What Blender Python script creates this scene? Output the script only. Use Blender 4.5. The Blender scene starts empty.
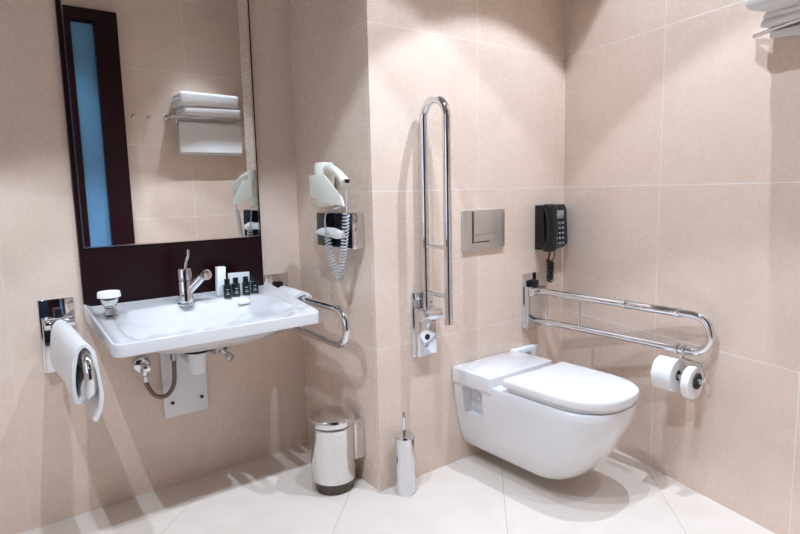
import bpy, bmesh, math, random
from mathutils import Vector, Matrix
random.seed(7)
SC = bpy.context.scene
COL = SC.collection
PI = math.pi
# ------------------------------------------------------------------ room numbers (metres)
A_Y = 0.588          # wall behind the washbasin
L = 1.128            # right end of the toilet wall
TH = math.radians(13.88)   # skew of the right-hand wall
CEIL = 2.85
FRONT = -2.15
LEFT = -2.40
T = 0.579            # tile width
H0, TZ = 0.572, 0.6  # first joint, tile height

# ------------------------------------------------------------------ materials
def new_mat(name):
    m = bpy.data.materials.new(name); m.use_nodes = True
    nt = m.node_tree; b = nt.nodes['Principled BSDF']
    return m, nt, b
def srgb(r, g, b):
    f = lambda c: (c/255/12.92) if c/255 <= .04045 else ((c/255+.055)/1.055)**2.4
    return (f(r), f(g), f(b), 1)
def plain(name, col, rough=.5, metal=0, coat=0, bump=0, bscale=60, var=0, spec=.5, sheen=0, trans=0, ior=1.45):
    m, nt, b = new_mat(name)
    b.inputs['Base Color'].default_value = col
    b.inputs['Roughness'].default_value = rough
    b.inputs['Metallic'].default_value = metal
    b.inputs['Specular IOR Level'].default_value = spec
    b.inputs['Coat Weight'].default_value = coat
    b.inputs['Coat Roughness'].default_value = .06
    b.inputs['Sheen Weight'].default_value = sheen
    b.inputs['Transmission Weight'].default_value = trans
    b.inputs['IOR'].default_value = ior
    N = nt.nodes; K = nt.links
    tc = N.new('ShaderNodeTexCoord')
    nz = N.new('ShaderNodeTexNoise'); nz.inputs['Scale'].default_value = bscale; nz.inputs['Detail'].default_value = 4
    K.new(tc.outputs['Object'], nz.inputs['Vector'])
    if var > 0:
        mx = N.new('ShaderNodeMix'); mx.data_type = 'RGBA'
        mx.inputs[6].default_value = col
        mx.inputs[7].default_value = (col[0]*(1-var), col[1]*(1-var), col[2]*(1-var), 1)
        K.new(nz.outputs['Fac'], mx.inputs[0]); K.new(mx.outputs[2], b.inputs['Base Color'])
    if bump > 0:
        bp = N.new('ShaderNodeBump'); bp.inputs['Strength'].default_value = bump; bp.inputs['Distance'].default_value = .004
        K.new(nz.outputs['Fac'], bp.inputs['Height']); K.new(bp.outputs['Normal'], b.inputs['Normal'])
    return m

def tile_mat(name, base, dark, grout, mode, u0, v0, tw, th, gw=.0032, rough=.27, gmix=.85):
    """stone-look porcelain tile with thin joints. mode 'wall': u = x or y by normal, v = z; 'floor': diagonal"""
    m, nt, b = new_mat(name); N = nt.nodes; K = nt.links
    tc = N.new('ShaderNodeTexCoord'); sp = N.new('ShaderNodeSeparateXYZ'); K.new(tc.outputs['Object'], sp.inputs[0])
    def M(op, a, bb=None, c=None):
        n = N.new('ShaderNodeMath'); n.operation = op
        for i, v in enumerate((a, bb, c)):
            if v is None: continue
            if isinstance(v, (int, float)): n.inputs[i].default_value = v
            else: K.new(v, n.inputs[i])
        return n.outputs[0]
    X, Y, Z = sp.outputs
    def joint(coord, o, w):
        s = M('DIVIDE', M('SUBTRACT', coord, o), w)
        fr = M('FRACT', s); d = M('MINIMUM', fr, M('SUBTRACT', 1.0, fr))
        return M('LESS_THAN', M('MULTIPLY', d, w), gw/2), M('FLOOR', s)
    if mode == 'wall':
        geo = N.new('ShaderNodeNewGeometry'); vt = N.new('ShaderNodeVectorTransform')
        vt.vector_type = 'NORMAL'; vt.convert_from = 'WORLD'; vt.convert_to = 'OBJECT'
        K.new(geo.outputs['True Normal'], vt.inputs[0])
        sn = N.new('ShaderNodeSeparateXYZ'); K.new(vt.outputs[0], sn.inputs[0])
        sel = M('GREATER_THAN', M('ABSOLUTE', sn.outputs[1]), .5)
        yj = M('SUBTRACT', Y, A_Y + .004 - u0 + 0.0)      # side faces: joint falls in the corner
        u = M('ADD', M('MULTIPLY', X, sel), M('MULTIPLY', M('ADD', yj, 0.0), M('SUBTRACT', 1.0, sel)))
        ju, fu = joint(u, u0, tw); jv, fv = joint(Z, v0, th)
    else:
        u = M('MULTIPLY', M('SUBTRACT', X, Y), .70711); v = M('MULTIPLY', M('ADD', X, Y), .70711)
        ju, fu = joint(u, u0, tw); jv, fv = joint(v, v0, th); jv = M('MULTIPLY', jv, .3)
    j = M('MAXIMUM', ju, jv)
    # soft marbling
    mp = N.new('ShaderNodeMapping'); mp.inputs['Scale'].default_value = (1.6, 1.6, 1.6); mp.inputs['Rotation'].default_value = (.5, .4, .6)
    K.new(tc.outputs['Object'], mp.inputs[0])
    cmb = N.new('ShaderNodeCombineXYZ'); K.new(M('MULTIPLY', fu, 3.7), cmb.inputs[0]); K.new(M('MULTIPLY', fv, 5.3), cmb.inputs[1])
    va = N.new('ShaderNodeVectorMath'); va.operation = 'ADD'; K.new(mp.outputs[0], va.inputs[0]); K.new(cmb.outputs[0], va.inputs[1])
    n1 = N.new('ShaderNodeTexNoise'); n1.inputs['Scale'].default_value = 2.2; n1.inputs['Detail'].default_value = 6; n1.inputs['Distortion'].default_value = 1.4
    K.new(va.outputs[0], n1.inputs['Vector'])
    n2 = N.new('ShaderNodeTexNoise'); n2.inputs['Scale'].default_value = 45; n2.inputs['Detail'].default_value = 5
    K.new(va.outputs[0], n2.inputs['Vector'])
    fac = M('ADD', M('MULTIPLY', n1.outputs['Fac'], .85), M('MULTIPLY', n2.outputs['Fac'], .12))
    cr = N.new('ShaderNodeMapRange'); cr.inputs[1].default_value = .42; cr.inputs[2].default_value = .9
    K.new(fac, cr.inputs[0])
    mx = N.new('ShaderNodeMix'); mx.data_type = 'RGBA'; mx.inputs[6].default_value = base; mx.inputs[7].default_value = dark
    K.new(cr.outputs[0], mx.inputs[0])
    mg = N.new('ShaderNodeMix'); mg.data_type = 'RGBA'; mg.inputs[7].default_value = grout
    K.new(mx.outputs[2], mg.inputs[6]); K.new(M('MULTIPLY', j, gmix), mg.inputs[0]); K.new(mg.outputs[2], b.inputs['Base Color'])
    K.new(M('ADD', M('MULTIPLY', j, .4), M('ADD', M('MULTIPLY', n2.outputs['Fac'], .10), rough-.05)), b.inputs['Roughness'])
    bp = N.new('ShaderNodeBump'); bp.inputs['Strength'].default_value = .25; bp.inputs['Distance'].default_value = .002
    K.new(M('SUBTRACT', M('MULTIPLY', n2.outputs['Fac'], .05), j), bp.inputs['Height']); K.new(bp.outputs['Normal'], b.inputs['Normal'])
    return m

WB, WD, WG = srgb(229, 206, 188), srgb(219, 194, 175), srgb(244, 240, 234)
MT = {
 'tileA': tile_mat('beige_stone_tile_left', WB, WD, srgb(232, 224, 216), 'wall', -.54, H0, T, TZ, gmix=.4),
 'tileC': tile_mat('beige_stone_tile_right', WB, WD, WG, 'wall', L-T, H0, T, TZ, gmix=.6),
 'tileD': tile_mat('beige_stone_tile_side', WB, WD, WG, 'wall', 0, H0, T, TZ),
 'tileE': tile_mat('beige_stone_tile_front', WB, WD, WG, 'wall', .43, .40, T, TZ*.985),
 'floor': tile_mat('pale_stone_floor_tile', srgb(225, 211, 199), srgb(213, 197, 183), srgb(186, 168, 152), 'floor', -.17*.70711, .45*.70711, .6, .6, gw=.0028, rough=.3),
 'ceiling': plain('white_ceiling_paint', srgb(190, 186, 180), .8, bump=.05),
 'chrome': plain('polished_chrome', (.72, .73, .76, 1), .05, 1),
 'steel': plain('polished_steel', (.74, .73, .72, 1), .13, 1),
 'satin': plain('satin_chrome', (.68, .68, .69, 1), .28, 1),
 'brass': plain('worn_braided_steel', (.22, .18, .16, 1), .35, 1, bump=.8, bscale=400),
 'ceramic': plain('white_glazed_ceramic', srgb(226, 223, 223), .10, coat=.6),
 'basin': plain('white_basin_ceramic', srgb(212, 208, 206), .10, coat=.5),
 'seat': plain('white_seat_plastic', srgb(234, 231, 230), .18, coat=.3),
 'white': plain('white_plastic', srgb(236, 237, 238), .32),
 'cream': plain('cream_plastic', srgb(238, 236, 222), .3),
 'greyplast': plain('pale_grey_plastic', srgb(238, 235, 236), .4),
 'paper': plain('white_paper', srgb(247, 246, 244), .85, bump=.15, bscale=120),
 'card': plain('white_card', srgb(240, 242, 244), .5),
 'cardboard': plain('grey_cardboard', srgb(120, 112, 104), .8),
 'towel': plain('white_terry', srgb(244, 240, 237), .95, bump=.9, bscale=420, var=.06, sheen=.3),
 'wenge': plain('dark_wenge_wood', (.020, .0025, .005, 1), .35, bump=.05, bscale=30, var=.5, spec=.25),
 'black': plain('black_plastic', (.006, .007, .009, 1), .28),
 'blackgloss': plain('black_gloss', (.006, .007, .010, 1), .12, spec=.3),
 'greenblack': plain('dark_green_shampoo_plastic', (.006, .016, .016, 1), .2, coat=.4),
 'bronze': plain('dark_bronze_steel', (.10, .08, .07, 1), .15, .95),
 'key': plain('pale_grey_keys', srgb(150, 156, 165), .5),
 'lcd': plain('grey_display', srgb(150, 155, 160), .25),
 'grille': plain('dark_grille', (.02, .02, .02, 1), .6),
 'glass': plain('clear_glass', (.96, .98, .98, 1), .02, trans=1, ior=1.45),
 'blueglass': plain('blue_frosted_glass', srgb(92, 140, 176), .3),
 'print': plain('pale_print_ink', srgb(190, 196, 196), .5),
 'cord': plain('grey_white_cord', srgb(196, 198, 200), .4),
 'rubber': plain('black_rubber', (.01, .01, .01, 1), .6),
}
def mirror_mat():
    m, nt, b = new_mat('silvered_mirror')
    b.inputs['Base Color'].default_value = (.86, .87, .86, 1); b.inputs['Metallic'].default_value = 1; b.inputs['Roughness'].default_value = 0.0
    return m
MT['mirror'] = mirror_mat()
def lamp_mat():
    m, nt, b = new_mat('halogen_lamp_glow')
    b.inputs['Emission Color'].default_value = (1, .95, .88, 1); b.inputs['Emission Strength'].default_value = 25
    return m
MT['lamp'] = lamp_mat()

# ------------------------------------------------------------------ mesh builder
class MB:
    def __init__(s): s.bm = bmesh.new()
    def add(s, bm2, mat=None):
        me = bpy.data.meshes.new('tmp')
        if mat is not None: bm2.transform(mat)
        bm2.to_mesh(me); bm2.free(); s.bm.from_mesh(me); bpy.data.meshes.remove(me); return s
    def box(s, c, size, r=0, seg=2, rot=None):
        b = bmesh.new(); bmesh.ops.create_cube(b, size=1)
        bmesh.ops.scale(b, vec=Vector(size), verts=b.verts)
        if r > 0: bmesh.ops.bevel(b, geom=list(b.edges), offset=min(r, min(size)*.49), segments=seg, affect='EDGES', profile=.5)
        M = Matrix.Translation(Vector(c))
        if rot is not None: M = M @ rot
        return s.add(b, M)
    def bounds(s, x0, x1, y0, y1, z0, z1, r=0, seg=2):
        return s.box(((x0+x1)/2, (y0+y1)/2, (z0+z1)/2), (abs(x1-x0), abs(y1-y0), abs(z1-z0)), r, seg)
    def cyl(s, a, b, r, r2=None, n=24, bev=0):
        a, b = Vector(a), Vector(b); d = b-a; h = d.length
        if r2 is None: r2 = r
        q = d.to_track_quat('Z', 'Y').to_matrix().to_4x4()
        if bev > 0: prof = [(0, 0), (r-bev, 0), (r-bev*.3, bev*.3), (r, bev), (r2, h-bev), (r2-bev*.3, h-bev*.3), (r2-bev, h), (0, h)]
        else: prof = [(0, 0), (r, 0), (r2, h), (0, h)]
        bm2 = lathe_bm(prof, n)
        return s.add(bm2, Matrix.Translation(a) @ q)
    def lathe(s, prof, loc=(0, 0, 0), n=32, rot=None):
        M = Matrix.Translation(Vector(loc))
        if rot is not None: M = M @ rot
        return s.add(lathe_bm(prof, n), M)
    def tube(s, pts, r, n=12, cap=True, closed=False):
        pts = [Vector(p) for p in pts]; b = bmesh.new(); rings = []
        m = len(pts); t0 = None; nrm = None
        for i, p in enumerate(pts):
            if closed: t = (pts[(i+1) % m]-pts[i-1]).normalized()
            elif i == 0: t = (pts[1]-p).normalized()
            elif i == m-1: t = (p-pts[i-1]).normalized()
            else: t = ((pts[i+1]-p).normalized()+(p-pts[i-1]).normalized()).normalized()
            if nrm is None:
                nrm = t.orthogonal().normalized()
            else:
                nrm = (nrm - t*nrm.dot(t)).normalized()
            bi = t.cross(nrm); rr = r[i] if isinstance(r, (list, tuple)) else r
            rings.append([b.verts.new(p + (nrm*math.cos(2*PI*k/n)+bi*math.sin(2*PI*k/n))*rr) for k in range(n)])
        rng = range(m) if closed else range(m-1)
        for i in rng:
            A, B = rings[i], rings[(i+1) % m]
            for k in range(n): b.faces.new((A[k], A[(k+1) % n], B[(k+1) % n], B[k]))
        if cap and not closed:
            b.faces.new(rings[0][::-1]); b.faces.new(rings[-1])
        bmesh.ops.recalc_face_normals(b, faces=b.faces)
        return s.add(b)
    def loft(s, rings, cap=True, closed_ring=True):
        b = bmesh.new(); R = [[b.verts.new(Vector(p)) for p in r] for r in rings]; n = len(R[0])
        for A, B in zip(R, R[1:]):
            for k in range(n if closed_ring else n-1): b.faces.new((A[k], A[(k+1) % n], B[(k+1) % n], B[k]))
        if cap and closed_ring: b.faces.new(R[0][::-1]); b.faces.new(R[-1])
        bmesh.ops.recalc_face_normals(b, faces=b.faces)
        return s.add(b)
    def prism(s, poly, axis, a0, a1, r=0):
        """poly: 2-D outline; axis 0/1/2 = extrusion axis"""
        def P(u, v, w):
            return [(w, u, v), (u, w, v), (u, v, w)][axis]
        b = bmesh.new()
        A = [b.verts.new(P(u, v, a0)) for u, v in poly]; B = [b.verts.new(P(u, v, a1)) for u, v in poly]
        n = len(poly)
        for k in range(n): b.faces.new((A[k], A[(k+1) % n], B[(k+1) % n], B[k]))
        f1 = b.faces.new(A[::-1]); f2 = b.faces.new(B)
        if r > 0:
            es = [e for e in b.edges if (e in f1.edges) or (e in f2.edges)]
            bmesh.ops.bevel(b, geom=es, offset=r, segments=2, affect='EDGES', profile=.5)
        bmesh.ops.recalc_face_normals(b, faces=b.faces)
        return s.add(b)
def lathe_bm(prof, n=32):
    b = bmesh.new(); rings = []
    for r, z in prof:
        if r < 1e-6: rings.append([b.verts.new((0, 0, z))])
        else: rings.append([b.verts.new((r*math.cos(2*PI*k/n), r*math.sin(2*PI*k/n), z)) for k in range(n)])
    for A, B in zip(rings, rings[1:]):
        if len(A) == 1 and len(B) == 1: continue
        for k in range(n):
            k2 = (k+1) % n
            if len(A) == 1: b.faces.new((A[0], B[k2], B[k]))
            elif len(B) == 1: b.faces.new((A[k], A[k2], B[0]))
            else: b.faces.new((A[k], A[k2], B[k2], B[k]))
    bmesh.ops.recalc_face_normals(b, faces=b.faces)
    return b

def link(name, mb, mat, parent=None, world=True, angle=35):
    """links the builder's mesh as ONE object; authored in world coordinates when world is True"""
    me = bpy.data.meshes.new(name)
    if parent is not None and world:
        bmesh.ops.translate(mb.bm, vec=-origin(parent), verts=mb.bm.verts)
    mb.bm.to_mesh(me); mb.bm.free()
    me.shade_smooth(); me.set_sharp_from_angle(angle=math.radians(angle))
    me.materials.append(MT[mat] if isinstance(mat, str) else mat)
    o = bpy.data.objects.new(name, me); COL.objects.link(o)
    if parent is not None: o.parent = parent
    return o
def origin(o):
    v = Vector((0, 0, 0))
    while o is not None: v += Vector(o.location); o = o.parent
    return v
def thing(name, label, cat, loc=(0, 0, 0), rz=0, group=None):
    o = bpy.data.objects.new(name, None); COL.objects.link(o); o.empty_display_size = .05
    o.location = loc; o.rotation_euler = (0, 0, rz); o['label'] = label; o['category'] = cat
    if group: o['group'] = group
    return o
def tag(o, label, cat, group=None):
    o['label'] = label; o['category'] = cat
    if group: o['group'] = group
    return o
def solo(name, mb, mat, label, cat, loc=None, group=None, angle=35):
    """a thing that is one mesh, its origin moved to loc"""
    if loc is not None: bmesh.ops.translate(mb.bm, vec=-Vector(loc), verts=mb.bm.verts)
    o = link(name, mb, mat, angle=angle)
    if loc is not None: o.location = loc
    return tag(o, label, cat, group)
def copy_tree(o, parent=None):
    c = o.copy(); COL.objects.link(c)
    if parent is not None: c.parent = parent
    for ch in list(o.children): copy_tree(ch, c)
    return c
def struct(name, mb, mat, loc=None, rz=0):
    o = link(name, mb, mat); o['kind'] = 'structure'
    if loc is not None: o.location = loc
    o.rotation_euler = (0, 0, rz)
    return o
def arc(c, r, a0, a1, n, plane='xz'):
    out = []
    for i in range(n+1):
        a = math.radians(a0+(a1-a0)*i/n); u, v = r*math.cos(a), r*math.sin(a)
        out.append({'xz': (c[0]+u, c[1], c[2]+v), 'yz': (c[0], c[1]+u, c[2]+v), 'xy': (c[0]+u, c[1]+v, c[2])}[plane])
    return out
def smooth_path(pts, n=8):
    P = [Vector(p) for p in pts]; P = [P[0]*2-P[1]] + P + [P[-1]*2-P[-2]]; out = []
    for i in range(1, len(P)-2):
        for k in range(n):
            t = k/n; a, b, c, d = P[i-1], P[i], P[i+1], P[i+2]
            out.append(.5*((2*b)+(c-a)*t+(2*a-5*b+4*c-d)*t*t+(3*b-a-3*c+d)*t**3))
    out.append(P[-2]); return out
def coil(pts, r, pitch, n=10):
    """helix wound along a smooth path"""
    path = smooth_path(pts, 12); out = []; ln = 0; nrm = None
    for i in range(len(path)-1):
        a, b = path[i], path[i+1]; t = (b-a); d = t.length; t.normalize()
        nrm = t.orthogonal().normalized() if nrm is None else (nrm-t*nrm.dot(t)).normalized()
        bi = t.cross(nrm); k = max(1, int(d/pitch*n))
        for q in range(k):
            f = q/k; ph = 2*PI*(ln+d*f)/pitch
            out.append(a+(b-a)*f+(nrm*math.cos(ph)+bi*math.sin(ph))*r)
        ln += d
    return out

# ------------------------------------------------------------------ the room
CT, ST = math.cos(TH), math.sin(TH)
DLEN = 1.36
def Dp(t, off, z):   # a point t along the right wall, off metres into the room
    return Vector((L-ST*t-CT*off, -CT*t+ST*off, z))
struct('floor', MB().bounds(LEFT-.1, 2.0, FRONT-.1, A_Y+.1, -.1, 0), 'floor')
struct('ceiling', MB().bounds(LEFT-.1, 2.0, FRONT-.1, A_Y+.1, CEIL, CEIL+.1), 'ceiling')
struct('wall_back_left', MB().bounds(LEFT-.1, 0, A_Y, A_Y+.1, 0, CEIL), 'tileA')
struct('wall_recess_side', MB().bounds(0, .1, .1, A_Y+.1, 0, CEIL), 'tileA')
struct('wall_back_right', MB().bounds(0, L+.14, 0, .1, 0, CEIL), 'tileC')
# right wall: local x runs along the wall, tilted by the skew
struct('wall_right', MB().bounds(0, DLEN, 0, .1, 0, CEIL), 'tileD', loc=(L, 0, 0), rz=math.radians(-90)-TH)
e = Dp(DLEN, 0, 0)
struct('wall_right_return', MB().bounds(e.x+.102, 1.9, e.y, e.y+.1, 0, CEIL), 'tileE')
struct('wall_far_right', MB().bounds(1.9, 2.0, FRONT, e.y+.1, 0, CEIL), 'tileE')
wfm = MB(); wfm.bounds(-1.2, 2.0, FRONT-.1, FRONT, 0, CEIL); wfm.bounds(LEFT-.1, -2.2, FRONT-.1, FRONT, 0, CEIL); wfm.bounds(-2.2, -1.2, FRONT-.1, FRONT, 2.2, CEIL)
struct('wall_front', wfm, 'tileE')
cm = MB(); cm.bounds(-2.3, -2.2, FRONT-1.5, FRONT-.1, 0, CEIL); cm.bounds(-1.2, -1.1, FRONT-1.5, FRONT-.1, 0, CEIL); cm.bounds(-2.3, -1.1, FRONT-1.6, FRONT-1.5, 0, CEIL)  # unseen corridor box, added to give the chrome darker blue-grey reflections
cm.bounds(-2.3, -1.1, FRONT-1.6, FRONT-.1, CEIL, CEIL+.1); cm.bounds(-2.3, -1.1, FRONT-1.6, FRONT-.1, -.1, 0); struct('wall_added_corridor', cm, plain('blue_grey_reflector', srgb(84, 106, 128), .7))
cl = bpy.data.lights.new('added_blue_fill', 'POINT'); cl.energy = 14; cl.color = (.6, .8, 1); cl.shadow_soft_size = .08  # bluish lamp added inside the unseen corridor box
co_ = bpy.data.objects.new('added_blue_fill', cl); COL.objects.link(co_); co_.location = (-1.7, FRONT-1.0, 2.5)
# left wall with a framed glowing pane added for cool fill (beyond the frame)
lw = MB(); lw.bounds(LEFT-.1, LEFT, FRONT-.1, -1.5, 0, CEIL); lw.bounds(LEFT-.1, LEFT, -.3, A_Y+.1, 0, CEIL)
lw.bounds(LEFT-.1, LEFT, -1.5, -.3, 0, .7); lw.bounds(LEFT-.1, LEFT, -1.5, -.3, 2.2, CEIL)
struct('wall_left', lw, 'tileE')
w = struct('added_fill_pane', MB().bounds(LEFT-.03, LEFT-.02, -1.5, -.3, .7, 2.2), plain('glowing_fill_pane', (.9, .95, 1, 1), .1))
nt = w.data.materials[0].node_tree; b = nt.nodes['Principled BSDF']
b.inputs['Emission Color'].default_value = (.60, .78, 1, 1); b.inputs['Emission Strength'].default_value = .8  # glow added to the pane as soft bluish fill
wf = MB()
for (a0, a1, z0, z1) in ((-1.5, -1.44, .7, 2.2), (-.36, -.3, .7, 2.2), (-1.44, -.36, .7, .76), (-1.44, -.36, 2.14, 2.2)):
    wf.bounds(LEFT-.06, LEFT+.01, a0, a1, z0, z1)
f = link('added_pane_frame', wf, 'wenge', w)
# door on the front wall, seen in the mirror
DR = 2.56
d = MB(); d.bounds(-1.0, -.26, FRONT+.002, FRONT+.045, 0, DR-.14)
# leaf built as frame with opening for the glass strip
door = bpy.data.objects.new('door_1', None); COL.objects.link(door); door['kind'] = 'structure'; door.location = (-.6, FRONT, 0)
dm = MB()
dm.bounds(-1.02, -.40, FRONT+.002, FRONT+.045, 0, DR-.08)
dm.bounds(-.40, -.25, FRONT+.002, FRONT+.045, DR-.10, DR-.08); dm.bounds(-.40, -.25, FRONT+.002, FRONT+.045, 0, .35)
link('door_leaf', dm, 'wenge', door)
link('door_glass', MB().bounds(-.40, -.25, FRONT+.012, FRONT+.03, .35, DR-.10), 'blueglass', door)
fm = MB(); fm.bounds(-.25, -.085, FRONT+.002, FRONT+.07, 0, DR); fm.bounds(-1.2, -.25, FRONT+.002, FRONT+.07, DR-.08, DR); fm.bounds(-1.2, -1.02, FRONT+.002, FRONT+.07, 0, DR-.08)
link('door_frame', fm, 'wenge', door)
hm = MB(); hm.cyl((-.95, FRONT+.045, 1.02), (-.95, FRONT+.09, 1.02), .011); hm.cyl((-.95, FRONT+.085, 1.02), (-.84, FRONT+.085, 1.02), .009)
link('door_handle', hm, 'satin', door)

# ------------------------------------------------------------------ ceiling downlights
LAMPS = [(.61, -.86), (-.10, -.82), (-.77, -.76), (-1.46, -.78), (.48, -1.74), (-.55, -1.74)]
POWER = [195, 115, 155, 160, 95, 85]
BEAM = [86, 86, 86, 86, 66, 66]
lab = ['recessed ceiling downlight in the front row nearest the toilet', 'recessed ceiling downlight in the front row before the wall corner',
       'recessed ceiling downlight in the front row before the washbasin', 'recessed ceiling downlight at the far left of the room',
       'recessed ceiling downlight above the towel rack seen in the mirror', 'recessed ceiling downlight beside the dark door seen in the mirror']
for i, (x, y) in enumerate(LAMPS):
    t = thing('downlight', lab[i], 'ceiling light', (x, y, CEIL), group='recessed ceiling downlights')
    link('trim_ring', MB().lathe([(.028, -.0), (.030, -.006), (.045, -.006), (.048, -.003), (.048, 0)], (0, 0, 0)), 'chrome', t, world=False)
    link('lamp', MB().lathe([(0, -.0025), (.027, -.0025), (.027, 0), (0, 0)], (0, 0, 0)), 'lamp', t, world=False)
    ld = bpy.data.lights.new('downlight_beam', 'SPOT'); ld.energy = POWER[i]; ld.spot_size = math.radians(BEAM[i]); ld.spot_blend = .12 if i < 4 else .6
    ld.shadow_soft_size = .014; ld.color = (.74, .885, 1.08)
    lo = bpy.data.objects.new('downlight_beam', ld); COL.objects.link(lo); lo.parent = t; lo.location = (0, 0, -.03)
al = bpy.data.lights.new('added_cool_fill', 'AREA'); al.shape = 'RECTANGLE'; al.size = 1.1; al.size_y = 1.4; al.energy = 4; al.color = (.78, .87, 1)  # added area lamp, weak cool fill from the left wall
ao = bpy.data.objects.new('added_cool_fill', al); COL.objects.link(ao); ao.location = (LEFT+.03, -.9, 1.45); ao.rotation_euler = (0, math.radians(-90), 0)

# ------------------------------------------------------------------ mirror on dark board
mz0, mz1 = .994, 2.30
t = thing('wall_mirror', 'tall frameless mirror above the washbasin, on a dark wood board', 'mirror', (-.53, A_Y, .765))
link('backing_board', MB().bounds(-.886, -.188, A_Y-.020, A_Y-.001, .765, 2.34, .002), 'wenge', t)
link('mirror_glass', MB().bounds(-.872, -.198, A_Y-.026, A_Y-.0205, mz0, mz1, .0), 'mirror', t)
bv = MB()
bv.bounds(-.8725, -.868, A_Y-.0275, A_Y-.0262, mz0, mz1); bv.bounds(-.2025, -.198, A_Y-.0275, A_Y-.0262, mz0, mz1)
bv.bounds(-.868, -.2025, A_Y-.0275, A_Y-.0262, mz0, mz0+.0045)
link('polished_edge', bv, 'steel', t)

# ------------------------------------------------------------------ washbasin
bx0, bx1, by0, by1 = -.888, -.168, .112, A_Y-.003     # front, back
def zt(y): return .794-(A_Y-y)*(.064/.48)
cx = (bx0+bx1)/2
def basin_z(x, y):
    u = (x-cx)/((bx1-bx0)/2); v = (by1-y)/(by1-by0)      # v 0 back .. 1 front
    z = zt(y)
    ex = max(0, min(1, (1-abs(u))*((bx1-bx0)/2)/.028)); ey = max(0, min(1, (1-v)*(by1-by0)/.028)); eb = max(0, min(1, v*(by1-by0)/.02))
    sm = lambda t: t*t*(3-2*t)
    rim = sm(ex)*sm(ey)*sm(eb)
    deck = .012*rim                                       # slightly sunk deck
    vv = (v-.60)/.345; uu = u/.86
    d = max(0, 1-(abs(uu)**5+abs(vv)**4.5))
    return z-deck-.062*sm(min(1, d*1.1))*(.55+.45*(1-abs(uu)**1.5))
NX, NY = 72, 52
b = bmesh.new(); grid = []
def corner(x, y, r=.03):
    # round the two front corners in plan
    for sx, X in ((-1, bx0), (1, bx1)):
        cxr = X-sx*r; cyr = by0+r
        if (x-cxr)*sx > 0 and y < cyr:
            dx, dy = x-cxr, y-cyr; m_ = max(abs(dx), abs(dy)); n_ = math.hypot(dx, dy)
            if n_ > 0: return cxr+dx*m_/n_, cyr+dy*m_/n_
    return x, y
xs = [bx0+(bx1-bx0)*(.5-.5*math.cos(PI*i/NX))*.5+(bx1-bx0)*i/NX*.5 for i in range(NX+1)]
ys = [by0+(by1-by0)*(.5-.5*math.cos(PI*i/NY))*.5+(by1-by0)*i/NY*.5 for i in range(NY+1)]
for y in ys:
    grid.append([b.verts.new((*corner(x, y), basin_z(x, y))) for x in xs])
for j in range(NY):
    for i in range(NX): b.faces.new((grid[j][i], grid[j][i+1], grid[j+1][i+1], grid[j+1][i]))
def under(x, y):
    v = (by1-y)/(by1-by0); u = (x-cx)/((bx1-bx0)/2)
    zz = zt(y)-(.052-.010*v)
    d = max(0, 1-(abs(u/.82)**3+abs((v-.60)/.36)**3))
    return zz-.058*min(1, d*1.3)**.8
g2 = []
for y in ys: g2.append([b.verts.new((*corner(x, y), under(x, y))) for x in xs])
for j in range(NY):
    for i in range(NX): b.faces.new((g2[j][i], g2[j+1][i], g2[j+1][i+1], g2[j][i+1]))
per = lambda g: [g[0][i] for i in range(NX)]+[g[j][NX] for j in range(NY)]+[g[NY][i] for i in range(NX, 0, -1)]+[g[j][0] for j in range(NY, 0, -1)]
P1, P2 = per(grid), per(g2); n = len(P1)
for k in range(n): b.faces.new((P1[k], P2[k], P2[(k+1) % n], P1[(k+1) % n]))
bmesh.ops.recalc_face_normals(b, faces=b.faces)
es = [e for e in b.edges if e.verts[0] in set(P1) and e.verts[1] in set(P1)]
P1s = set(P1); es = [e for e in b.edges if e.verts[0] in P1s and e.verts[1] in P1s and any(f.normal.z < .3 for f in e.link_faces)]
bmesh.ops.bevel(b, geom=es, offset=.005, segments=3, affect='EDGES', profile=.5)
basin = thing('washbasin', 'wide white wall-hung ceramic washbasin below the mirror', 'washbasin', (cx, A_Y, .74))
mb = MB(); mb.add(b); link('bowl', mb, 'basin', basin, angle=60)
zb = basin_z(cx, .30)
m2 = MB(); m2.lathe([(0, .004), (.021, .003), (.023, 0), (.023, -.003), (0, -.003)], (cx, .30, zb+.004))
link('drain_plug', m2, 'chrome', basin)
# waste pipe under the bowl
m2 = MB(); m2.cyl((cx-.02, .40, .60), (cx-.02, .40, .655), .046, .050); link('waste_collar', m2, 'ceramic', basin)
m2 = MB(); m2.cyl((cx-.02, .40, .590), (cx-.02, .40, .600), .050); link('seal_ring', m2, 'rubber', basin)
m2 = MB(); m2.lathe([(0, .59), (.036, .59), (.035, .575), (.033, .570), (.032, .545), (.029, .540), (.028, .512), (.024, .505), (0, .503)], (cx-.02, .40, 0))
m2.tube(smooth_path([(cx-.02, .40, .54), (cx-.02, .48, .54), (cx-.02, .574, .545)], 6), .02)
link('trap', m2, 'white', basin)

# mounting plate under the washbasin
pl = MB(); pl.bounds(-.638, -.462, A_Y-.022, A_Y-.001, .292, .70, .006)
t = thing('mounting_plate', 'pale grey plastic plate on the wall beneath the washbasin', 'wall plate', (-.55, A_Y, .292))
link('plate', pl, 'greyplast', t)
for x, z in ((-.606, .352), (-.489, .352)):
    link('screw', MB().cyl((x, A_Y-.027, z), (x, A_Y-.020, z), .0065), 'rubber', t)

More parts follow.
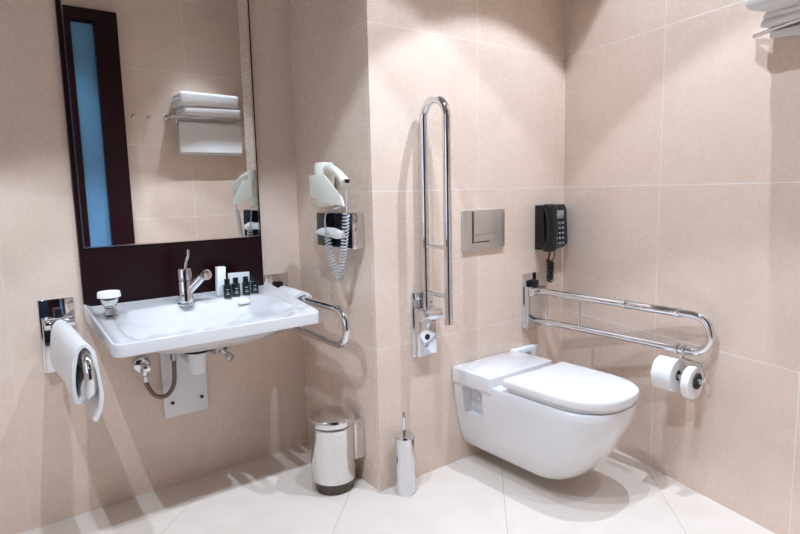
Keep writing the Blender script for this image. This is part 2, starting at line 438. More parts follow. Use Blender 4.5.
# angle valves and hose
def angle_valve(x, z, label, flip=1):
    t = thing('angle_valve', label, 'valve', (x, A_Y, z), group='chrome angle valves below the washbasin')
    link('rosette', MB().lathe([(0, 0), (.032, 0), (.031, .008), (.018, .014), (0, .014)], (x, A_Y-.001, z), rot=Matrix.Rotation(PI/2, 4, 'X')), 'chrome', t)
    m = MB(); m.cyl((x, A_Y-.012, z), (x, A_Y-.062, z), .012, bev=.002); m.cyl((x, A_Y-.045, z+.004), (x, A_Y-.045, z-.035), .010, bev=.002)
    link('valve_body', m, 'chrome', t)
    m = MB(); m.cyl((x, A_Y-.062, z), (x, A_Y-.085, z), .016, .014, 10, bev=.003); link('turn_knob', m, 'chrome', t)
    return t
angle_valve(-.705, .528, 'chrome angle valve left of the grey plate under the washbasin')
t = thing('supply_hose', 'braided hose looping from the angle valve up to the washbasin', 'hose', (-.705, A_Y-.045, .41))
pth = smooth_path([(-.705, A_Y-.045, .490), (-.702, A_Y-.048, .455), (-.675, A_Y-.055, .408), (-.635, A_Y-.06, .402), (-.608, A_Y-.064, .44), (-.602, A_Y-.066, .50), (-.602, A_Y-.068, .56)], 8)
link('braided_tube', MB().tube(pth, .0085), 'brass', t)
m = MB(); m.cyl((-.705, A_Y-.045, .490), (-.704, A_Y-.046, .468), .0115, n=6); link('hose_nut', m, 'chrome', t)
m = MB(); m.cyl((-.602, A_Y-.068, .54), (-.602, A_Y-.068, .60), .012, n=6)
link('hose_nut', m, 'chrome', t)
# right valve, partly behind the bowl
t = thing('angle_valve', 'dark chrome angle valve with small handle right of the waste pipe', 'valve', (-.42, A_Y, .60), group='chrome angle valves below the washbasin')
m = MB(); m.cyl((-.40, A_Y-.001, .56), (-.40, A_Y-.012, .56), .027); link('rosette', m, 'chrome', t)
m = MB(); m.cyl((-.40, A_Y-.01, .56), (-.44, .44, .578), .016); m.cyl((-.44, .44, .578), (-.480, .415, .575), .018, bev=.002); link('valve_body', m, 'chrome', t)
m = MB(); m.cyl((-.44, .43, .572), (-.428, .40, .548), .010, n=10); m.cyl((-.43, .405, .552), (-.420, .386, .536), .016, n=10, bev=.003); link('turn_knob', m, 'chrome', t)
m = MB(); m.tube(smooth_path([(-.435, .43, .565), (-.420, .42, .595), (-.43, .42, .64)], 6), .007); link('supply_hose', m, 'brass', t)

# ------------------------------------------------------------------ faucet
fx, fy, fz = -.556, .462, .760
t = thing('basin_faucet', 'chrome single-lever mixer tap on the washbasin ledge', 'tap', (fx, fy, fz))
m = MB(); m.lathe([(0, 0), (.031, 0), (.031, .006), (.0275, .010), (.0275, .090), (.026, .094), (0, .094)], (fx, fy, fz)); link('tap_body', m, 'chrome', t)
m = MB(); m.lathe([(0, .096), (.0272, .096), (.0272, .137), (.025, .141), (0, .141)], (fx, fy, fz)); link('cartridge_cap', m, 'chrome', t)
s0 = Vector((fx, fy-.005, fz+.045)); s1 = Vector((fx+.062, fy-.035, fz+.112))
m = MB(); m.cyl(s0, s1, .017, .0155, 24); link('spout', m, 'chrome', t)
m = MB(); dv = (s1-s0).normalized(); m.cyl(s1-Vector((0, 0, 0)), s1+Vector((.002, -.030, .004)), .020, .020, 28, bev=.002); link('aerator', m, 'steel', t)
m = MB(); m.tube(smooth_path([(fx+.004, fy, fz+.138), (fx+.010, fy, fz+.165), (fx+.018, fy-.003, fz+.190), (fx+.019, fy-.003, fz+.210)], 6), .0055); link('lever', m, 'chrome', t)

# glass with paper cover
gx, gy, gz = -.833, .40, .7655
t = thing('drinking_glass', 'stemmed clear glass with white paper lid at the left of the washbasin', 'glass', (gx, gy, gz))
g = MB(); g.lathe([(0, .003), (.0175, .0), (.0215, .003), (.0215, .018), (.018, .026), (.028, .045), (.033, .070), (.0335, .072), (.0315, .072), (.026, .046), (.014, .030), (0, .028)], (gx, gy, gz), 36); g.bm.transform(Matrix.Translation((gx, gy, gz)) @ Matrix.Diagonal((.95, .95, 1.14, 1)) @ Matrix.Translation((-gx, -gy, -gz)))
link('glass_bowl', g, 'glass', t)
g = MB(); g.lathe([(0, .077), (.034, .077), (.036, .074), (.0375, .058), (.036, .058), (.0345, .0735), (0, .0745)], (gx, gy, gz+.011), 26); link('paper_lid', g, 'paper', t)

# toiletries
def zs(x, y): return basin_z(x, y)+.0005
x0 = -.402; y0 = .505
solo('amenity_box', MB().box((x0, y0, zs(x0, y0)+.058), (.034, .026, .116), .002, rot=Matrix.Rotation(.05, 4, 'Y')), 'card',
     'tall narrow white paper box behind the dark shampoo bottles', 'box', (x0, y0, zs(x0, y0)))
x0 = -.318; y0 = .525
solo('paper_card', MB().box((x0, y0, zs(x0, y0)+.040), (.092, .004, .080), .001, rot=Matrix.Rotation(.03, 4, 'Y')), 'card',
     'upright white paper card behind the dark shampoo bottles', 'card', (x0, y0, zs(x0, y0)))
def bottle():
    t = thing('shampoo_bottle', '', 'bottle', (0, 0, 0), group='small dark shampoo bottles on the washbasin')
    link('bottle_body', MB().box((0, 0, .0265), (.031, .026, .053), .004, 3), 'greenblack', t, world=False)
    link('cap', MB().cyl((0, 0, .053), (0, 0, .075), .011, .0105, 18, bev=.001), 'blackgloss', t, world=False)
    m = MB()
    for zz, wd in ((.032, .010), (.021, .006), (.014, .012)): m.bounds(-wd/2, wd/2, -.0136, -.0131, zz, zz+.0022)
    link('printed_label', m, 'print', t, world=False)
    return t
bl = ['leftmost small dark shampoo bottle, in front of the tall white box', 'second small dark shampoo bottle from the left, before the white card',
      'third small dark shampoo bottle from the left, in front of the white card', 'rightmost small dark shampoo bottle beside the white card']
b0 = bottle()
for i, (x, y) in enumerate(((-.391, .465), (-.354, .470), (-.311, .470), (-.271, .478))):
    o = b0 if i == 0 else copy_tree(b0); o.location = (x, y, zs(x, y)); o['label'] = bl[i]; o.rotation_euler = (0, 0, (-.3, -.2, -.25, -.3)[i])
x0, y0 = -.338, .438
solo('wrapped_soap', MB().box((x0, y0, zs(x0, y0)+.008), (.048, .030, .016), .006, 3), 'paper', 'small white wrapped soap in front of the dark bottles', 'soap', (x0, y0, zs(x0, y0)))

# ------------------------------------------------------------------ grab bars
def plate_parts(t, w=.112, h=.262):
    """wall plate with origin at the middle of its lower edge, on the wall, bar towards -y"""
    m = MB(); m.bounds(-w/2, w/2, -.008, -.001, 0, h, .003); link('wall_plate', m, 'chrome', t, world=False)
    m = MB(); m.bounds(-w/2+.006, w/2-.006, -.034, -.008, .006, h-.06, .003); link('plate_cover', m, 'chrome', t, world=False)
def grab_bar(name, label, loc, length, braces, rings=(), group='fold-down chrome grab bars'):
    t = thing(name, label, 'grab bar', loc, group=group); plate_parts(t)
    zt_, zb_ = .181, .043; R = (zt_-zb_)/2; zc = (zt_+zb_)/2
    m = MB(); m.cyl((-.047, -.045, zt_), (.047, -.045, zt_), .021, bev=.003); link('hinge', m, 'chrome', t, world=False)
    m = MB(); m.bounds(-.012, .012, -.045, -.006, zt_+.02, zt_+.050, .003); link('stop_catch', m, 'black', t, world=False)
    pts = [(0, -.045, zt_)] + [(0, -.045-(length-.045-R)*k/6, zt_) for k in range(1, 6)]
    pts += arc((0, -(length-R), zc), R, 90, 270, 18, 'yz') if False else [(0, -(length-R)-R*math.sin(a), zc+R*math.cos(a)) for a in [PI*k/18 for k in range(19)]]
    pts += [(0, -(length-R)+(length-R-.034)*k/6, zb_) for k in range(1, 7)]
    link('rail', MB().tube(pts, .0145, 18), 'chrome', t, world=False)
    for y in braces: link('brace', MB().cyl((0, -y, zb_), (0, -y, zt_), .007, n=12), 'chrome', t, world=False)
    if rings: link('grip_sleeve', MB().cyl((0, -rings[0], zt_), (0, -rings[1], zt_), .0172, n=24, bev=.001), 'chrome', t, world=False)
    for y in rings: link('sleeve', MB().cyl((0, -y, zt_), (0, -y-.008, zt_), .0192, n=20, bev=.001), 'chrome', t, world=False)
    return t
grab_bar('grab_bar', 'chrome U-shaped grab bar reaching out on the right of the toilet', (.884, 0, .518), .832, (.10, .275), (.49, .71))
m = MB()
grab_bar('grab_bar', 'chrome U-shaped grab bar at the far left wearing a long white towel', (-.972, A_Y, .560), .575, (.10,))
grab_bar('grab_bar', 'chrome U-shaped grab bar between the washbasin and the tissue box', (-.122, A_Y, .560), .575, (.10,))
# the one folded up against the wall
t = thing('grab_bar', 'chrome grab bar folded upright on the wall left of the flush plate', 'grab bar', (.225, 0, .510), group='fold-down chrome grab bars')
plate_parts(t, .108, .262)
m = MB(); m.cyl((-.048, -.052, .176), (.050, -.052, .176), .024, bev=.003); link('hinge', m, 'chrome', t, world=False)
m = MB(); m.bounds(-.045, -.020, -.022, -.008, .235, .262, .003); link('stop_catch', m, 'chrome', t, world=False)
ya, yb = -.030, -.162; R = (ya-yb)/2; top = 1.522-.510-.0155
pts = [(0, ya, .185)] + [(0, ya, .185+(top-R-.185)*k/8) for k in range(1, 9)]
pts += [(0, (ya+yb)/2+R*math.cos(a), top-R+R*math.sin(a)) for a in [PI*k/18 for k in range(1, 19)]]
pts += [(0, yb, top-R-(top-R-.155)*k/8) for k in range(1, 9)]
link('rail', MB().tube(pts, .0155, 18), 'chrome', t, world=False)
for z in (.262, .447): link('brace', MB().cyl((0, ya, z), (0, yb, z), .0075, n=12), 'chrome', t, world=False)
link('keyhole', MB().cyl((.0, -.0345, .082), (0, -.036, .082), .012), 'black', t, world=False)

# ------------------------------------------------------------------ towels on the bars
def ribbon_towel(name, centre, y0, y1, thick, label, cat='towel', ny=26, wav=.004, loc=None, group=None, taper=None):
    """cloth with real thickness: a cross-section centre line in x-z swept along y"""
    c = [Vector((p[0], 0, p[1])) for p in centre]; c = smooth_path(c, 6); n = len(c); b = bmesh.new(); rows = []
    for j in range(ny+1):
        f = j/ny; y = y0+(y1-y0)*f; ring = []
        L_, R_ = [], []
        for i, p in enumerate(c):
            tg = (c[min(i+1, n-1)]-c[max(i-1, 0)]).normalized(); nn = Vector((-tg.z, 0, tg.x))
            g = i/(n-1); away = abs(g-.45)*2
            w_ = wav*away*math.sin(f*7+g*5)+wav*.5*math.sin(f*17+g*9)*away
            q = p+nn*w_
            if taper: q = taper(q, f, g)
            th = thick*.5*(1+.12*math.sin(f*23+g*31))
            yy = y+.006*math.sin(g*6+f)
            L_.append((q.x+nn.x*th, yy, q.z+nn.z*th)); R_.append((q.x-nn.x*th, yy, q.z-nn.z*th))
        ring = L_+R_[::-1]
        rows.append([b.verts.new(v) for v in ring])
    m_ = len(rows[0])
    for A, B in zip(rows, rows[1:]):
        for k in range(m_): b.faces.new((A[k], A[(k+1) % m_], B[(k+1) % m_], B[k]))
    for row, inv in ((rows[0], 1), (rows[-1], 0)):   # end caps as strips
        for k in range(n-1):
            q = (row[k], row[k+1], row[m_-2-k], row[m_-1-k])
            b.faces.new(q if inv else q[::-1])
    bmesh.ops.recalc_face_normals(b, faces=b.faces)
    mb = MB(); mb.add(b)
    return solo(name, mb, 'towel', label, cat, loc, group, angle=60)
tx, tzt = -.976, .741
ribbon_towel('hand_towel', [(tx+.004, .665), (tx-.012, .645), (tx-.017, .615), (tx-.026, .602), (tx-.032, .625), (tx-.032, .67), (tx-.028, .71), (tx-.019, .745), (tx, .761), (tx+.018, .745), (tx+.025, .71), (tx+.030, .66), (tx+.033, .61), (tx+.026, .565), (tx+.014, .535)],
             .035, .48, .010, 'white terry towel draped along the far left grab bar', loc=(tx, .25, .52))
bxr = -.122
ribbon_towel('hand_towel', [(bxr-.042, .700), (bxr-.036, .722), (bxr-.026, .752), (bxr, .7655), (bxr+.025, .752), (bxr+.034, .722), (bxr+.038, .68)],
             .335, .535, .014, 'small white cloth lying over the grab bar beside the washbasin', loc=(bxr, .43, .70), wav=.010)

# ------------------------------------------------------------------ tissue box and tissue
t = thing('tissue_dispenser', 'chrome tissue box with black glossy front below the hair dryer', 'tissue box', (0, .17, .962))
m = MB(); m.bounds(-.054, -.001, .056, .318, .958, 1.096, .006); link('case', m, 'steel', t)
m = MB(); m.bounds(-.058, -.0545, .062, .316, .962, 1.092, .001); link('front_panel', m, 'blackgloss', t)
m = MB(); m.cyl((-.03, .0555, 1.03), (-.03, .050, 1.03), .012); link('lock', m, 'chrome', t)
bm_ = []
for j in range(15):
    f = j/14; y = .325-.225*f; r = .016*(math.sin(min(1, f*1.5+.12)*PI*.5))*(1 if f < .8 else 1-(f-.8)*1.5)
    z = 1.012+.006*math.sin(f*4)+.004*f; xx = -.0595-r*.62
    bm_.append([(xx+r*.60*math.cos(a)*(1+.12*math.sin(3*a+f*9)), y, z+r*1.15*math.sin(a)*(1+.12*math.sin(4*a+f*11))) for a in [2*PI*k/20 for k in range(20)]])
solo('tissue', MB().loft(bm_), 'paper', 'crumpled white tissue sticking out of the black tissue box front', 'tissue', (-.07, .22, 1.0), angle=50)

# ------------------------------------------------------------------ hair dryer
t = thing('hair_dryer_holder', 'white plastic wall holder carrying the hair dryer', 'holder', (0, .20, 1.14))
m = MB(); m.bounds(-.012, -.001, .225, .352, 1.150, 1.255, .003); link('wall_bracket', m, 'satin', t)
m = MB(); m.prism([(.285, 1.240), (.172, 1.240), (.050, 1.152), (.040, 1.122), (.130, 1.130), (.285, 1.157)], 0, -.102, -.095, .002); m.bounds(-.096, -.010, .281, .287, 1.157, 1.240, .002); link('cradle', m, 'cream', t)
dk = [(.0, 0), (.030, 0), (.034, .004), (.036, .040), (.040, .075), (.044, .120), (.043, .152), (.038, .165), (.032, .167), (.030, .160), (.0, .160)]
t = thing('hair_dryer', 'white hair dryer hanging nose down in its wall holder', 'hair dryer', (-.06, .25, 1.11))
m = MB(); m.lathe([(0, 1.118), (.030, 1.118), (.033, 1.122), (.034, 1.16), (.037, 1.20), (.040, 1.24), (.040, 1.276), (.036, 1.288), (.030, 1.289), (.029, 1.282), (0, 1.280)], (-.056, .243, 0), 36)
link('barrel', m, 'cream', t)
m = MB()
for r in (.007, .014, .021): m.lathe([(r-.0015, 0), (r-.0015, .003), (r+.0015, .003), (r+.0015, 0)], (-.056, .243, 1.281), 24)
link('air_grille', m, 'greyplast', t)
hp = smooth_path([(-.058, .225, 1.262), (-.068, .175, 1.264), (-.076, .125, 1.250), (-.084, .075, 1.228), (-.088, .040, 1.205)], 6)
rr = [.0215-.004*math.sin(PI*k/(len(hp)-1))-.003*k/(len(hp)-1) for k in range(len(hp))]
link('handle', MB().tube(hp, rr, 20), 'cream', t)
m = MB(); m.box((-.089, .027, 1.212), (.018, .010, .014), .003); link('switch', m, 'black', t)
m = MB(); m.tube([(-.088, .036, 1.195), (-.086, .042, 1.14), (-.085, .048, 1.095)], .0028, 8)
m.tube(coil([(-.085, .048, 1.095), (-.084, .062, 1.02), (-.080, .092, .92), (-.078, .125, .850), (-.080, .150, .88), (-.082, .178, .94), (-.084, .196, 1.02)], .0115, .0125, 10), .0027, 6)
m.tube(smooth_path([(-.084, .196, 1.02), (-.082, .210, 1.06), (-.076, .205, 1.095), (-.058, .180, 1.108), (-.02, .17, 1.118), (-.004, .165, 1.135)], 6), .0028, 8)
link('coiled_cord', m, 'cord', t)

# ------------------------------------------------------------------ pedal bin on the wall bracket
cx_, cy_ = -.119, .152
t = thing('waste_bin', 'round chrome lidded waste bin in the corner under the tissue box', 'bin', (cx_, cy_, 0))
link('bin_body', MB().lathe([(0, .048), (.087, .048), (.089, .052), (.089, .264), (.086, .268), (0, .268)], (cx_, cy_, 0), 56), 'steel', t)
link('inner_liner', MB().lathe([(0, .0), (.070, .0), (.074, .004), (.077, .047), (0, .047)], (cx_, cy_, 0), 56), 'bronze', t)
link('lid', MB().lathe([(.082, .2685), (.090, .274), (.091, .278), (.091, .300), (.089, .304), (.083, .306), (.04, .3075), (0, .308)], (cx_, cy_, 0), 56), 'steel', t)
m = MB(); m.bounds(-.058, -.001, .098, .165, .112, .275, .003); link('wall_bracket', m, 'steel', t)

# toilet brush
t = thing('toilet_brush_set', 'slim chrome toilet brush holder with upright handle on the floor', 'toilet brush', (.076, -.062, 0))
link('holder', MB().lathe([(0, 0), (.037, 0), (.039, .004), (.039, .222), (.041, .223), (.041, .232), (.039, .235), (0, .237)], (.076, -.062, 0), 40), 'chrome', t)
link('brush_handle', MB().cyl((.076, -.062, .236), (.076, -.062, .326), .0068, bev=.0015), 'chrome', t)

# ------------------------------------------------------------------ toilet
TXc = .577
def dring(hw, ln, z, y0=-.003, p=2.35, ry=.78, n=26):
    """D-shaped plan ring: straight back at y0, rounded front at y0-ln"""
    out = []; r = hw*1.25*ry; r = min(r, ln*.9); ys_ = y0-(ln-r)
    out += [(TXc-hw, y0, z)]
    for k in range(1, 6): out.append((TXc-hw, y0+(ys_-y0)*k/6, z))
    for k in range(n+1):
        a = PI*k/n; c_, s_ = math.cos(a), math.sin(a)
        x = -hw*math.copysign(abs(c_)**(2/p), c_); y = -r*abs(s_)**(2/p)
        out.append((TXc+x, ys_+y, z))
    for k in range(5, 0, -1): out.append((TXc+hw, y0+(ys_-y0)*k/6, z))
    out.append((TXc+hw, y0, z))
    return out
lev = [(.062, .092, .450, 0), (.066, .108, .478, 0), (.080, .123, .510, 0), (.11, .136, .546, 0), (.15, .148, .580, 0), (.20, .160, .614, 0), (.26, .172, .650, 0), (.32, .181, .675, 0),
       (.36, .185, .688, 0), (.385, .186, .692, 0), (.391, .184, .689, 0)]
m = MB(); m.loft([dring(hw, ln, z) for z, hw, ln, _ in lev])
toilet = thing('toilet', 'white wall-hung toilet with closed lid below the flush plate', 'toilet', (TXc, 0, .062))
bowl = link('toilet_bowl', m, 'ceramic', toilet, angle=50)
# recesses in both flanks near the wall
cut = MB(); cut.bounds(.30, .455, -.168, -.055, .235, .362, .012, 3); cut.bounds(.709, .87, -.168, -.055, .235, .362, .012, 3)
co = link('cutter', cut, 'ceramic', toilet)
md = bowl.modifiers.new('cut', 'BOOLEAN'); md.operation = 'DIFFERENCE'; md.object = co; md.solver = 'EXACT'
bpy.context.view_layer.update(); dg = bpy.context.evaluated_depsgraph_get()
nm = bpy.data.meshes.new_from_object(bowl.evaluated_get(dg)); bowl.modifiers.clear(); bowl.data = nm
nm.shade_smooth(); nm.set_sharp_from_angle(angle=math.radians(50))
bpy.data.objects.remove(co)
m = MB(); m.bounds(TXc-.194, TXc+.192, -.224, -.003, .365, .432, .007, 3); link('rear_deck', m, 'ceramic', toilet, angle=50)
for x in (.452, .712):
    link('fixing_bolt', MB().cyl((x, -.110, .305), (x+(.012 if x > .5 else -.012), -.110, .305), .010, n=12), 'chrome', toilet)
# seat ring and lid
def lid_ring(hw, y0, ln, z, p=2.5): return dring(hw, ln, z, y0=y0, p=p, ry=1.0)
m = MB(); m.loft([lid_ring(.164, -.295, .390, .3915), lid_ring(.170, -.293, .397, .394), lid_ring(.170, -.293, .397, .405), lid_ring(.167, -.295, .393, .4075)]); link('seat', m, 'seat', toilet, angle=50)
m = MB(); m.loft([lid_ring(.178, -.285, .415, .4085), lid_ring(.183, -.281, .422, .414), lid_ring(.184, -.281, .423, .432), lid_ring(.182, -.282, .421, .439), lid_ring(.177, -.287, .413, .443), lid_ring(.163, -.30, .392, .4445)]); link('lid', m, 'seat', toilet, angle=50)
m = MB(); m.cyl((TXc-.10, -.262, .408), (TXc+.10, -.262, .408), .012, bev=.002); link('lid_hinge', m, 'seat', toilet)

# small white box behind the toilet
t = thing('junction_box', 'small white plastic box on the wall behind the toilet', 'box', (.85, 0, .37))
link('box_body', MB().bounds(.745, .905, -.036, -.001, .365, .437, .004), 'white', t)
link('latch', MB().bounds(.80, .85, -.040, -.0365, .405, .42, .001), 'satin', t)

# flush plate
t = thing('flush_plate', 'rectangular satin chrome flush plate on the wall above the toilet', 'flush plate', (.573, 0, .915))
link('plate', MB().bounds(.448, .698, -.014, -.001, .916, 1.084, .003), 'satin', t)
m = MB(); m.bounds(.503, .640, -.020, -.0145, .982, 1.078, .002); link('large_button', m, 'satin', t)
m = MB(); m.bounds(.503, .640, -.020, -.0145, .952, .979, .002); link('small_button', m, 'satin', t)
m = MB(); m.bounds(.497, .501, -.0155, -.0142, .948, 1.080); m.bounds(.497, .600, -.0155, -.0142, .946, .950); link('button_gap', m, 'grille', t)

# ------------------------------------------------------------------ telephone
t = thing('telephone', 'black wall telephone in the corner above the toilet grab bar', 'telephone', (.99, 0, .88))
m = MB(); m.prism([(0, .885), (-.034, .885), (-.060, .905), (-.052, 1.070), (-.040, 1.092), (0, 1.092)], 0, .915, 1.088, .006); link('phone_body', m, 'black', t)
tilt = Matrix.Rotation(-.045, 4, 'X')
hb = []
for j in range(25):
    f = j/24; z = .882+.215*f; e_ = abs(f-.5)*2; y = -.083-.012*(1-e_**2)+.012*(e_ > .62)*0; dpt = .018+.012*max(0, (e_-.55)/.45); wd = .027+.007*max(0, (e_-.5)/.5)
    if j in (0, 24): dpt *= .7; wd *= .8
    yc = -.094+.016*e_**2
    hb.append([(.925+wd*math.copysign(abs(math.cos(a))**.7, math.cos(a)), yc+dpt*math.copysign(abs(math.sin(a))**.7, math.sin(a)), z) for a in [2*PI*k/24 for k in range(24)]])
link('handset', MB().loft(hb), 'black', t, angle=50)
m = MB(); m.box((1.022, -.0585, 1.046), (.062, .003, .038), .002, rot=Matrix.Rotation(.06, 4, 'X')); link('display', m, 'lcd', t)
m = MB()
for r in range(5):
    for c in range(3): m.box((.998+c*.024, -.0605-.0008*r, 1.006-r*.0235), (.013, .004, .010), .001)
link('keypad', m, 'key', t)
m = MB()
m.tube(smooth_path([(.935, -.078, .885), (.938, -.070, .868), (.952, -.055, .842), (.972, -.045, .825)], 6), .004, 8)
m.tube(smooth_path([(.995, -.045, .886), (1.0, -.05, .858), (.985, -.052, .835), (.972, -.045, .828)], 6), .0025, 8)
m.tube(coil([(.962, -.045, .838), (.964, -.046, .79), (.962, -.046, .735)], .0095, .0105, 9), .0040, 8)
m.tube(coil([(.976, -.050, .830), (.979, -.050, .78), (.974, -.049, .728)], .0095, .0105, 9), .0040, 8)
link('coiled_cord', m, 'black', t)

# ------------------------------------------------------------------ toilet roll holder and rolls, hanging from the bar
rx = .884; zb_ = .561
t = thing('toilet_roll_holder', 'bent chrome wire roll holder clipped under the toilet grab bar', 'roll holder', (rx, -.70, .46))
m = MB()
for y in (-.712, -.738): m.tube([(rx+.019*math.cos(a), y, zb_+.019*math.sin(a)) for a in [2*PI*k/20 for k in range(20)]], .0035, 8, closed=True)
link('clip', m, 'chrome', t)
w1 = smooth_path([(rx, -.725, zb_-.021), (rx, -.726, .534), (rx, -.738, .528), (rx, -.797, .518), (rx-.004, -.817, .498), (rx-.006, -.819, .470), (rx-.006, -.807, .455)], 6)
m = MB(); m.tube(w1, .0035, 8); link('wire_arm', m, 'chrome', t)
m = MB(); m.cyl((rx-.006, -.808, .455), (rx-.006, -.630, .455), .010, n=16); link('spindle', m, 'satin', t)
m = MB(); m.cyl((rx-.006, -.797, .455), (rx-.006, -.7915, .455), .030, n=24, bev=.002); link('end_cap', m, 'grille', t)
def roll(y0, y1, r, z, label):
    t = thing('toilet_roll', label, 'toilet roll', (rx-.006, (y0+y1)/2, z), group='toilet rolls on the wire holder'); h = abs(y1-y0)
    rot = Matrix.Rotation(PI/2, 4, 'X')
    link('paper', MB().lathe([(.0205, -h/2), (r-.002, -h/2), (r, -h/2+.002), (r, h/2-.002), (r-.002, h/2), (.0205, h/2), (.0205, -h/2)], (0, 0, 0), 48, rot), 'paper', t, world=False)
    link('core', MB().lathe([(.0185, -h/2+.001), (.0202, -h/2+.001), (.0202, h/2-.001), (.0185, h/2-.001), (.0185, -h/2+.001)], (0, 0, 0), 32, rot), 'cardboard', t, world=False)
roll(-.646, -.722, .064, .459, 'full white toilet roll nearest the toilet on the wire holder')
roll(-.758, -.788, .060, .446, 'second white toilet roll by the outer end of the wire holder')

# ------------------------------------------------------------------ folded towels
def folded(name, c, size, layers, rz, label, group, mat='towel', lean=0):
    m = MB(); w_, d_, h_ = size; lh = h_/layers
    for i in range(layers):
        k = 1-.03*((i*7) % 3)
        m.box((.004*math.sin(i*2.1), .003*math.cos(i*1.7), lh*(i+.5)), (w_*k, d_*(1-.02*(i % 2)), lh*1.06), lh*.5, 4)
    # closed fold along the front edge
    m.box((0, -d_/2+lh*.5, h_/2), (w_*.985, lh*1.6, h_*.98), min(lh*.75, h_*.48), 4)
    for v in m.bm.verts:
        x, y, z = v.co; v.co.z += .004*math.sin(x*14+y*9)*(z/h_)+lean*x*(z/h_); v.co.y += .003*math.sin(x*21+z*40)
    o = link(name, m, mat, angle=60); o.location = c; o.rotation_euler = (0, 0, rz)
    return tag(o, label, 'towel', group)

# rack on the front wall, visible in the mirror
rz_ = 1.795; ry0 = FRONT+.0
t = thing('towel_rack', 'chrome wall towel rack seen only in the mirror', 'towel rack', (.575, FRONT, rz_))
for x in (.255, .905):
    m = MB(); m.cyl((x, FRONT+.001, rz_+.012), (x, FRONT+.014, rz_+.012), .026, bev=.003); m.tube([(x, FRONT+.012, rz_+.012), (x, FRONT+.235, rz_)], .009, 12); link('bracket', m, 'chrome', t)
for k in range(5):
    y = FRONT+.035+.05*k; link('rail', MB().cyl((.255, y, rz_), (.905, y, rz_), .0065, n=12), 'chrome', t)
m = MB(); m.tube([(.265, FRONT+.23, rz_-.006), (.265, FRONT+.20, rz_-.05), (.265, FRONT+.17, rz_-.055)], .006, 10); m.tube([(.895, FRONT+.23, rz_-.006), (.895, FRONT+.20, rz_-.05), (.895, FRONT+.17, rz_-.055)], .006, 10)
m.cyl((.255, FRONT+.17, rz_-.055), (.905, FRONT+.17, rz_-.055), .007, n=12); link('lower_bar', m, 'chrome', t)
g = 'folded towels on the wall rack'
folded('folded_towel', (.555, FRONT+.125, rz_+.008), (.49, .23, .075), 2, PI, 'folded white towel lying directly on the rack in the mirror', g)
folded('folded_towel', (.535, FRONT+.128, rz_+.086), (.50, .23, .105), 3, PI, 'thick folded white towel on top of the pile in the mirror', g, lean=.02)
ht = MB()
def hang(x0, x1, ztop, zbot, yc, r, th):
    pts = [(yc+r, zbot+.02)]+[(yc+r, ztop-.02)]+[(yc+r*math.cos(a), ztop-r+r*math.sin(a)) for a in (PI*.25, PI*.5, PI*.75)]+[(yc-r, ztop-.02), (yc-r, zbot)]
    c = smooth_path([Vector((0, p[0], p[1])) for p in pts], 4); n = len(c); ring = []
    Lq, Rq = [], []
    for i, p in enumerate(c):
        tg = (c[min(i+1, n-1)]-c[max(i-1, 0)]).normalized(); nn = Vector((0, -tg.z, tg.y)); Lq.append(p+nn*th/2); Rq.append(p-nn*th/2)
    ring = Lq+Rq[::-1]
    return MB().loft([[(x0+(x1-x0)*k/8, p.y+.003*math.sin(k*1.3+p.z*30), p.z) for p in ring] for k in range(9)])
solo('hanging_towel', hang(.285, .805, rz_-.038, 1.50, FRONT+.17, .016, .011), 'towel', 'white towel hanging below the rack in the mirror', 'towel', (.6, FRONT+.17, 1.5), angle=60)
for i, (x, lb) in enumerate(((-.008, 'left of the two small chrome robe hooks in the mirror'), (.108, 'right of the two small chrome robe hooks in the mirror'))):
    m = MB(); m.lathe([(0, 0), (.016, 0), (.016, .005), (0, .008)], (x, FRONT+.001, 1.80), 20, Matrix.Rotation(-PI/2, 4, 'X')); m.tube(smooth_path([(x, FRONT+.004, 1.80), (x, FRONT+.03, 1.795), (x, FRONT+.045, 1.80), (x, FRONT+.05, 1.815)], 5), .006, 8)
    solo('robe_hook', m, 'chrome', lb, 'hook', (x, FRONT, 1.80), group='small robe hooks beside the door')

# rack at the upper right edge of the picture, on the right wall
t = thing('towel_rack', 'chrome towel rack at the upper right edge of the photograph', 'towel rack', tuple(Dp(1.12, 0, 1.645)))
zr = 1.645
A0 = Dp(.950, .012, zr); A1 = Dp(1.345, .095, zr+.012)
m = MB(); m.tube([A0, A0.lerp(A1, .5), A1], .0065, 14); link('front_rail', m, 'chrome', t)
m = MB(); m.cyl(Dp(1.02, .010, zr), Dp(1.345, .010, zr), .006, n=12); m.cyl(Dp(1.12, .03, zr+.002), Dp(1.345, .045, zr+.004), .005, n=12); link('rail', m, 'chrome', t)
m = MB(); m.cyl(Dp(1.30, .001, zr), Dp(1.30, .085, zr+.008), .006, n=12); m.cyl(Dp(1.30, .001, zr), Dp(1.30, .012, zr), .02); link('bracket', m, 'chrome', t)

g = 'towels on the rack at the upper right edge'
def shelf_towel(t0, t1, o0, o1, z, h, label, mat='towel', lay=2):
    m = MB(); lh = h/lay; Lx = t1-t0; W_ = o1-o0
    for i in range(lay): m.box((0, .002*i, lh*(i+.5)), (Lx*(1-.02*i), W_, lh*1.05), lh*.48, 4)
    for v in m.bm.verts: x, y, z_ = v.co; v.co.z += .004*math.sin(x*30+y*20)*(z_/h); v.co.x += .004*math.sin(y*40+z_*50)
    o = link('folded_towel', m, mat, angle=60); o.location = Dp((t0+t1)/2, (o0+o1)/2, z); o.rotation_euler = (0, 0, math.radians(-90)-TH)
    return tag(o, label, 'towel', g)
shelf_towel(1.00, 1.34, .006, .060, 1.655, .038, 'lower folded towel in shade on the upper right rack')
shelf_towel(1.005, 1.34, .006, .150, 1.695, .11, 'upper brightly lit folded towel on the upper right rack', lay=2)
hp_ = MB(); rows = []
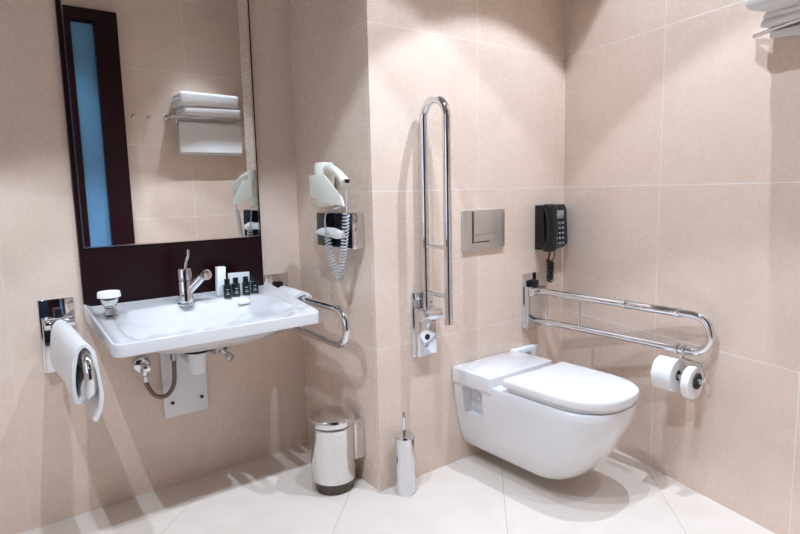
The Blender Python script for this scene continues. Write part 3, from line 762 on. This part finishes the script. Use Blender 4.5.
for k in range(9):
    tt = 1.02+.32*k/8; c_ = Dp(tt, .03+.006*math.sin(k), 0); n_ = Vector((-CT, ST, 0))
    rows.append([tuple(c_+n_*(.006*sx)+Vector((0, 0, zz+.0*k))) for sx, zz in ((-1, 1.6375), (1, 1.6375), (1.3, 1.63), (1, 1.622-.005*k), (-1, 1.622-.005*k), (-.7, 1.63))])
hp_.loft(rows); solo('hanging_towel', hp_, 'towel', 'towel edge hanging below the upper right rack', 'towel', tuple(Dp(1.18, .03, 1.56)), angle=60)

# sub-parts: small pieces belong to the part that carries them (all parts share their thing's origin)
CARRY = {'screw': 'plate', 'lid_hinge': 'lid', 'core': 'paper', 'aerator': 'spout', 'printed_label': 'bottle_body', 'polished_edge': 'mirror_glass',
         'display': 'phone_body', 'keypad': 'phone_body', 'switch': 'handle', 'lock': 'case', 'air_grille': 'barrel', 'fixing_bolt': 'toilet_bowl',
         'drain_plug': 'bowl', 'sleeve': 'rail', 'grip_sleeve': 'rail', 'keyhole': 'plate_cover', 'hose_nut': 'braided_tube', 'latch': 'box_body', 'end_cap': 'spindle', 'lamp': 'trim_ring'}
base = lambda o: o.name.split('.')[0]
for root in [o for o in SC.objects if o.parent is None and 'label' in o.keys()]:
    kids = list(root.children)
    for k in kids:
        host = [h for h in kids if base(h) == CARRY.get(base(k))]
        if host: k.parent = host[0]

# ------------------------------------------------------------------ camera, world, view
f_px, yaw, pitch, roll_ = 585.577, .652565, .130438, .0226831
fw = Vector((math.sin(yaw)*math.cos(pitch), math.cos(yaw)*math.cos(pitch), -math.sin(pitch)))
rt = Vector((math.cos(yaw), -math.sin(yaw), 0)); dn = fw.cross(rt)
r2 = rt*math.cos(roll_)+dn*math.sin(roll_); d2 = -rt*math.sin(roll_)+dn*math.cos(roll_)
cd = bpy.data.cameras.new('camera'); cam = bpy.data.objects.new('camera', cd); COL.objects.link(cam)
M = Matrix.Identity(4)
for i in range(3): M[i][0] = r2[i]; M[i][1] = -d2[i]; M[i][2] = -fw[i]
M.translation = (-1.242222, -1.784131, 1.175398)
cam.matrix_world = M
cd.sensor_width = 36; cd.lens = 36*f_px/800; cd.clip_start = .02
SC.camera = cam
wd = bpy.data.worlds.new('world'); SC.world = wd; wd.use_nodes = True
wd.node_tree.nodes['Background'].inputs[0].default_value = (.8, .88, 1, 1); wd.node_tree.nodes['Background'].inputs[1].default_value = 1.0
SC.view_settings.view_transform = 'Standard'; SC.view_settings.look = 'None'; SC.view_settings.gamma = 1; SC.view_settings.use_curve_mapping = False
SC.view_settings.exposure = -0.66
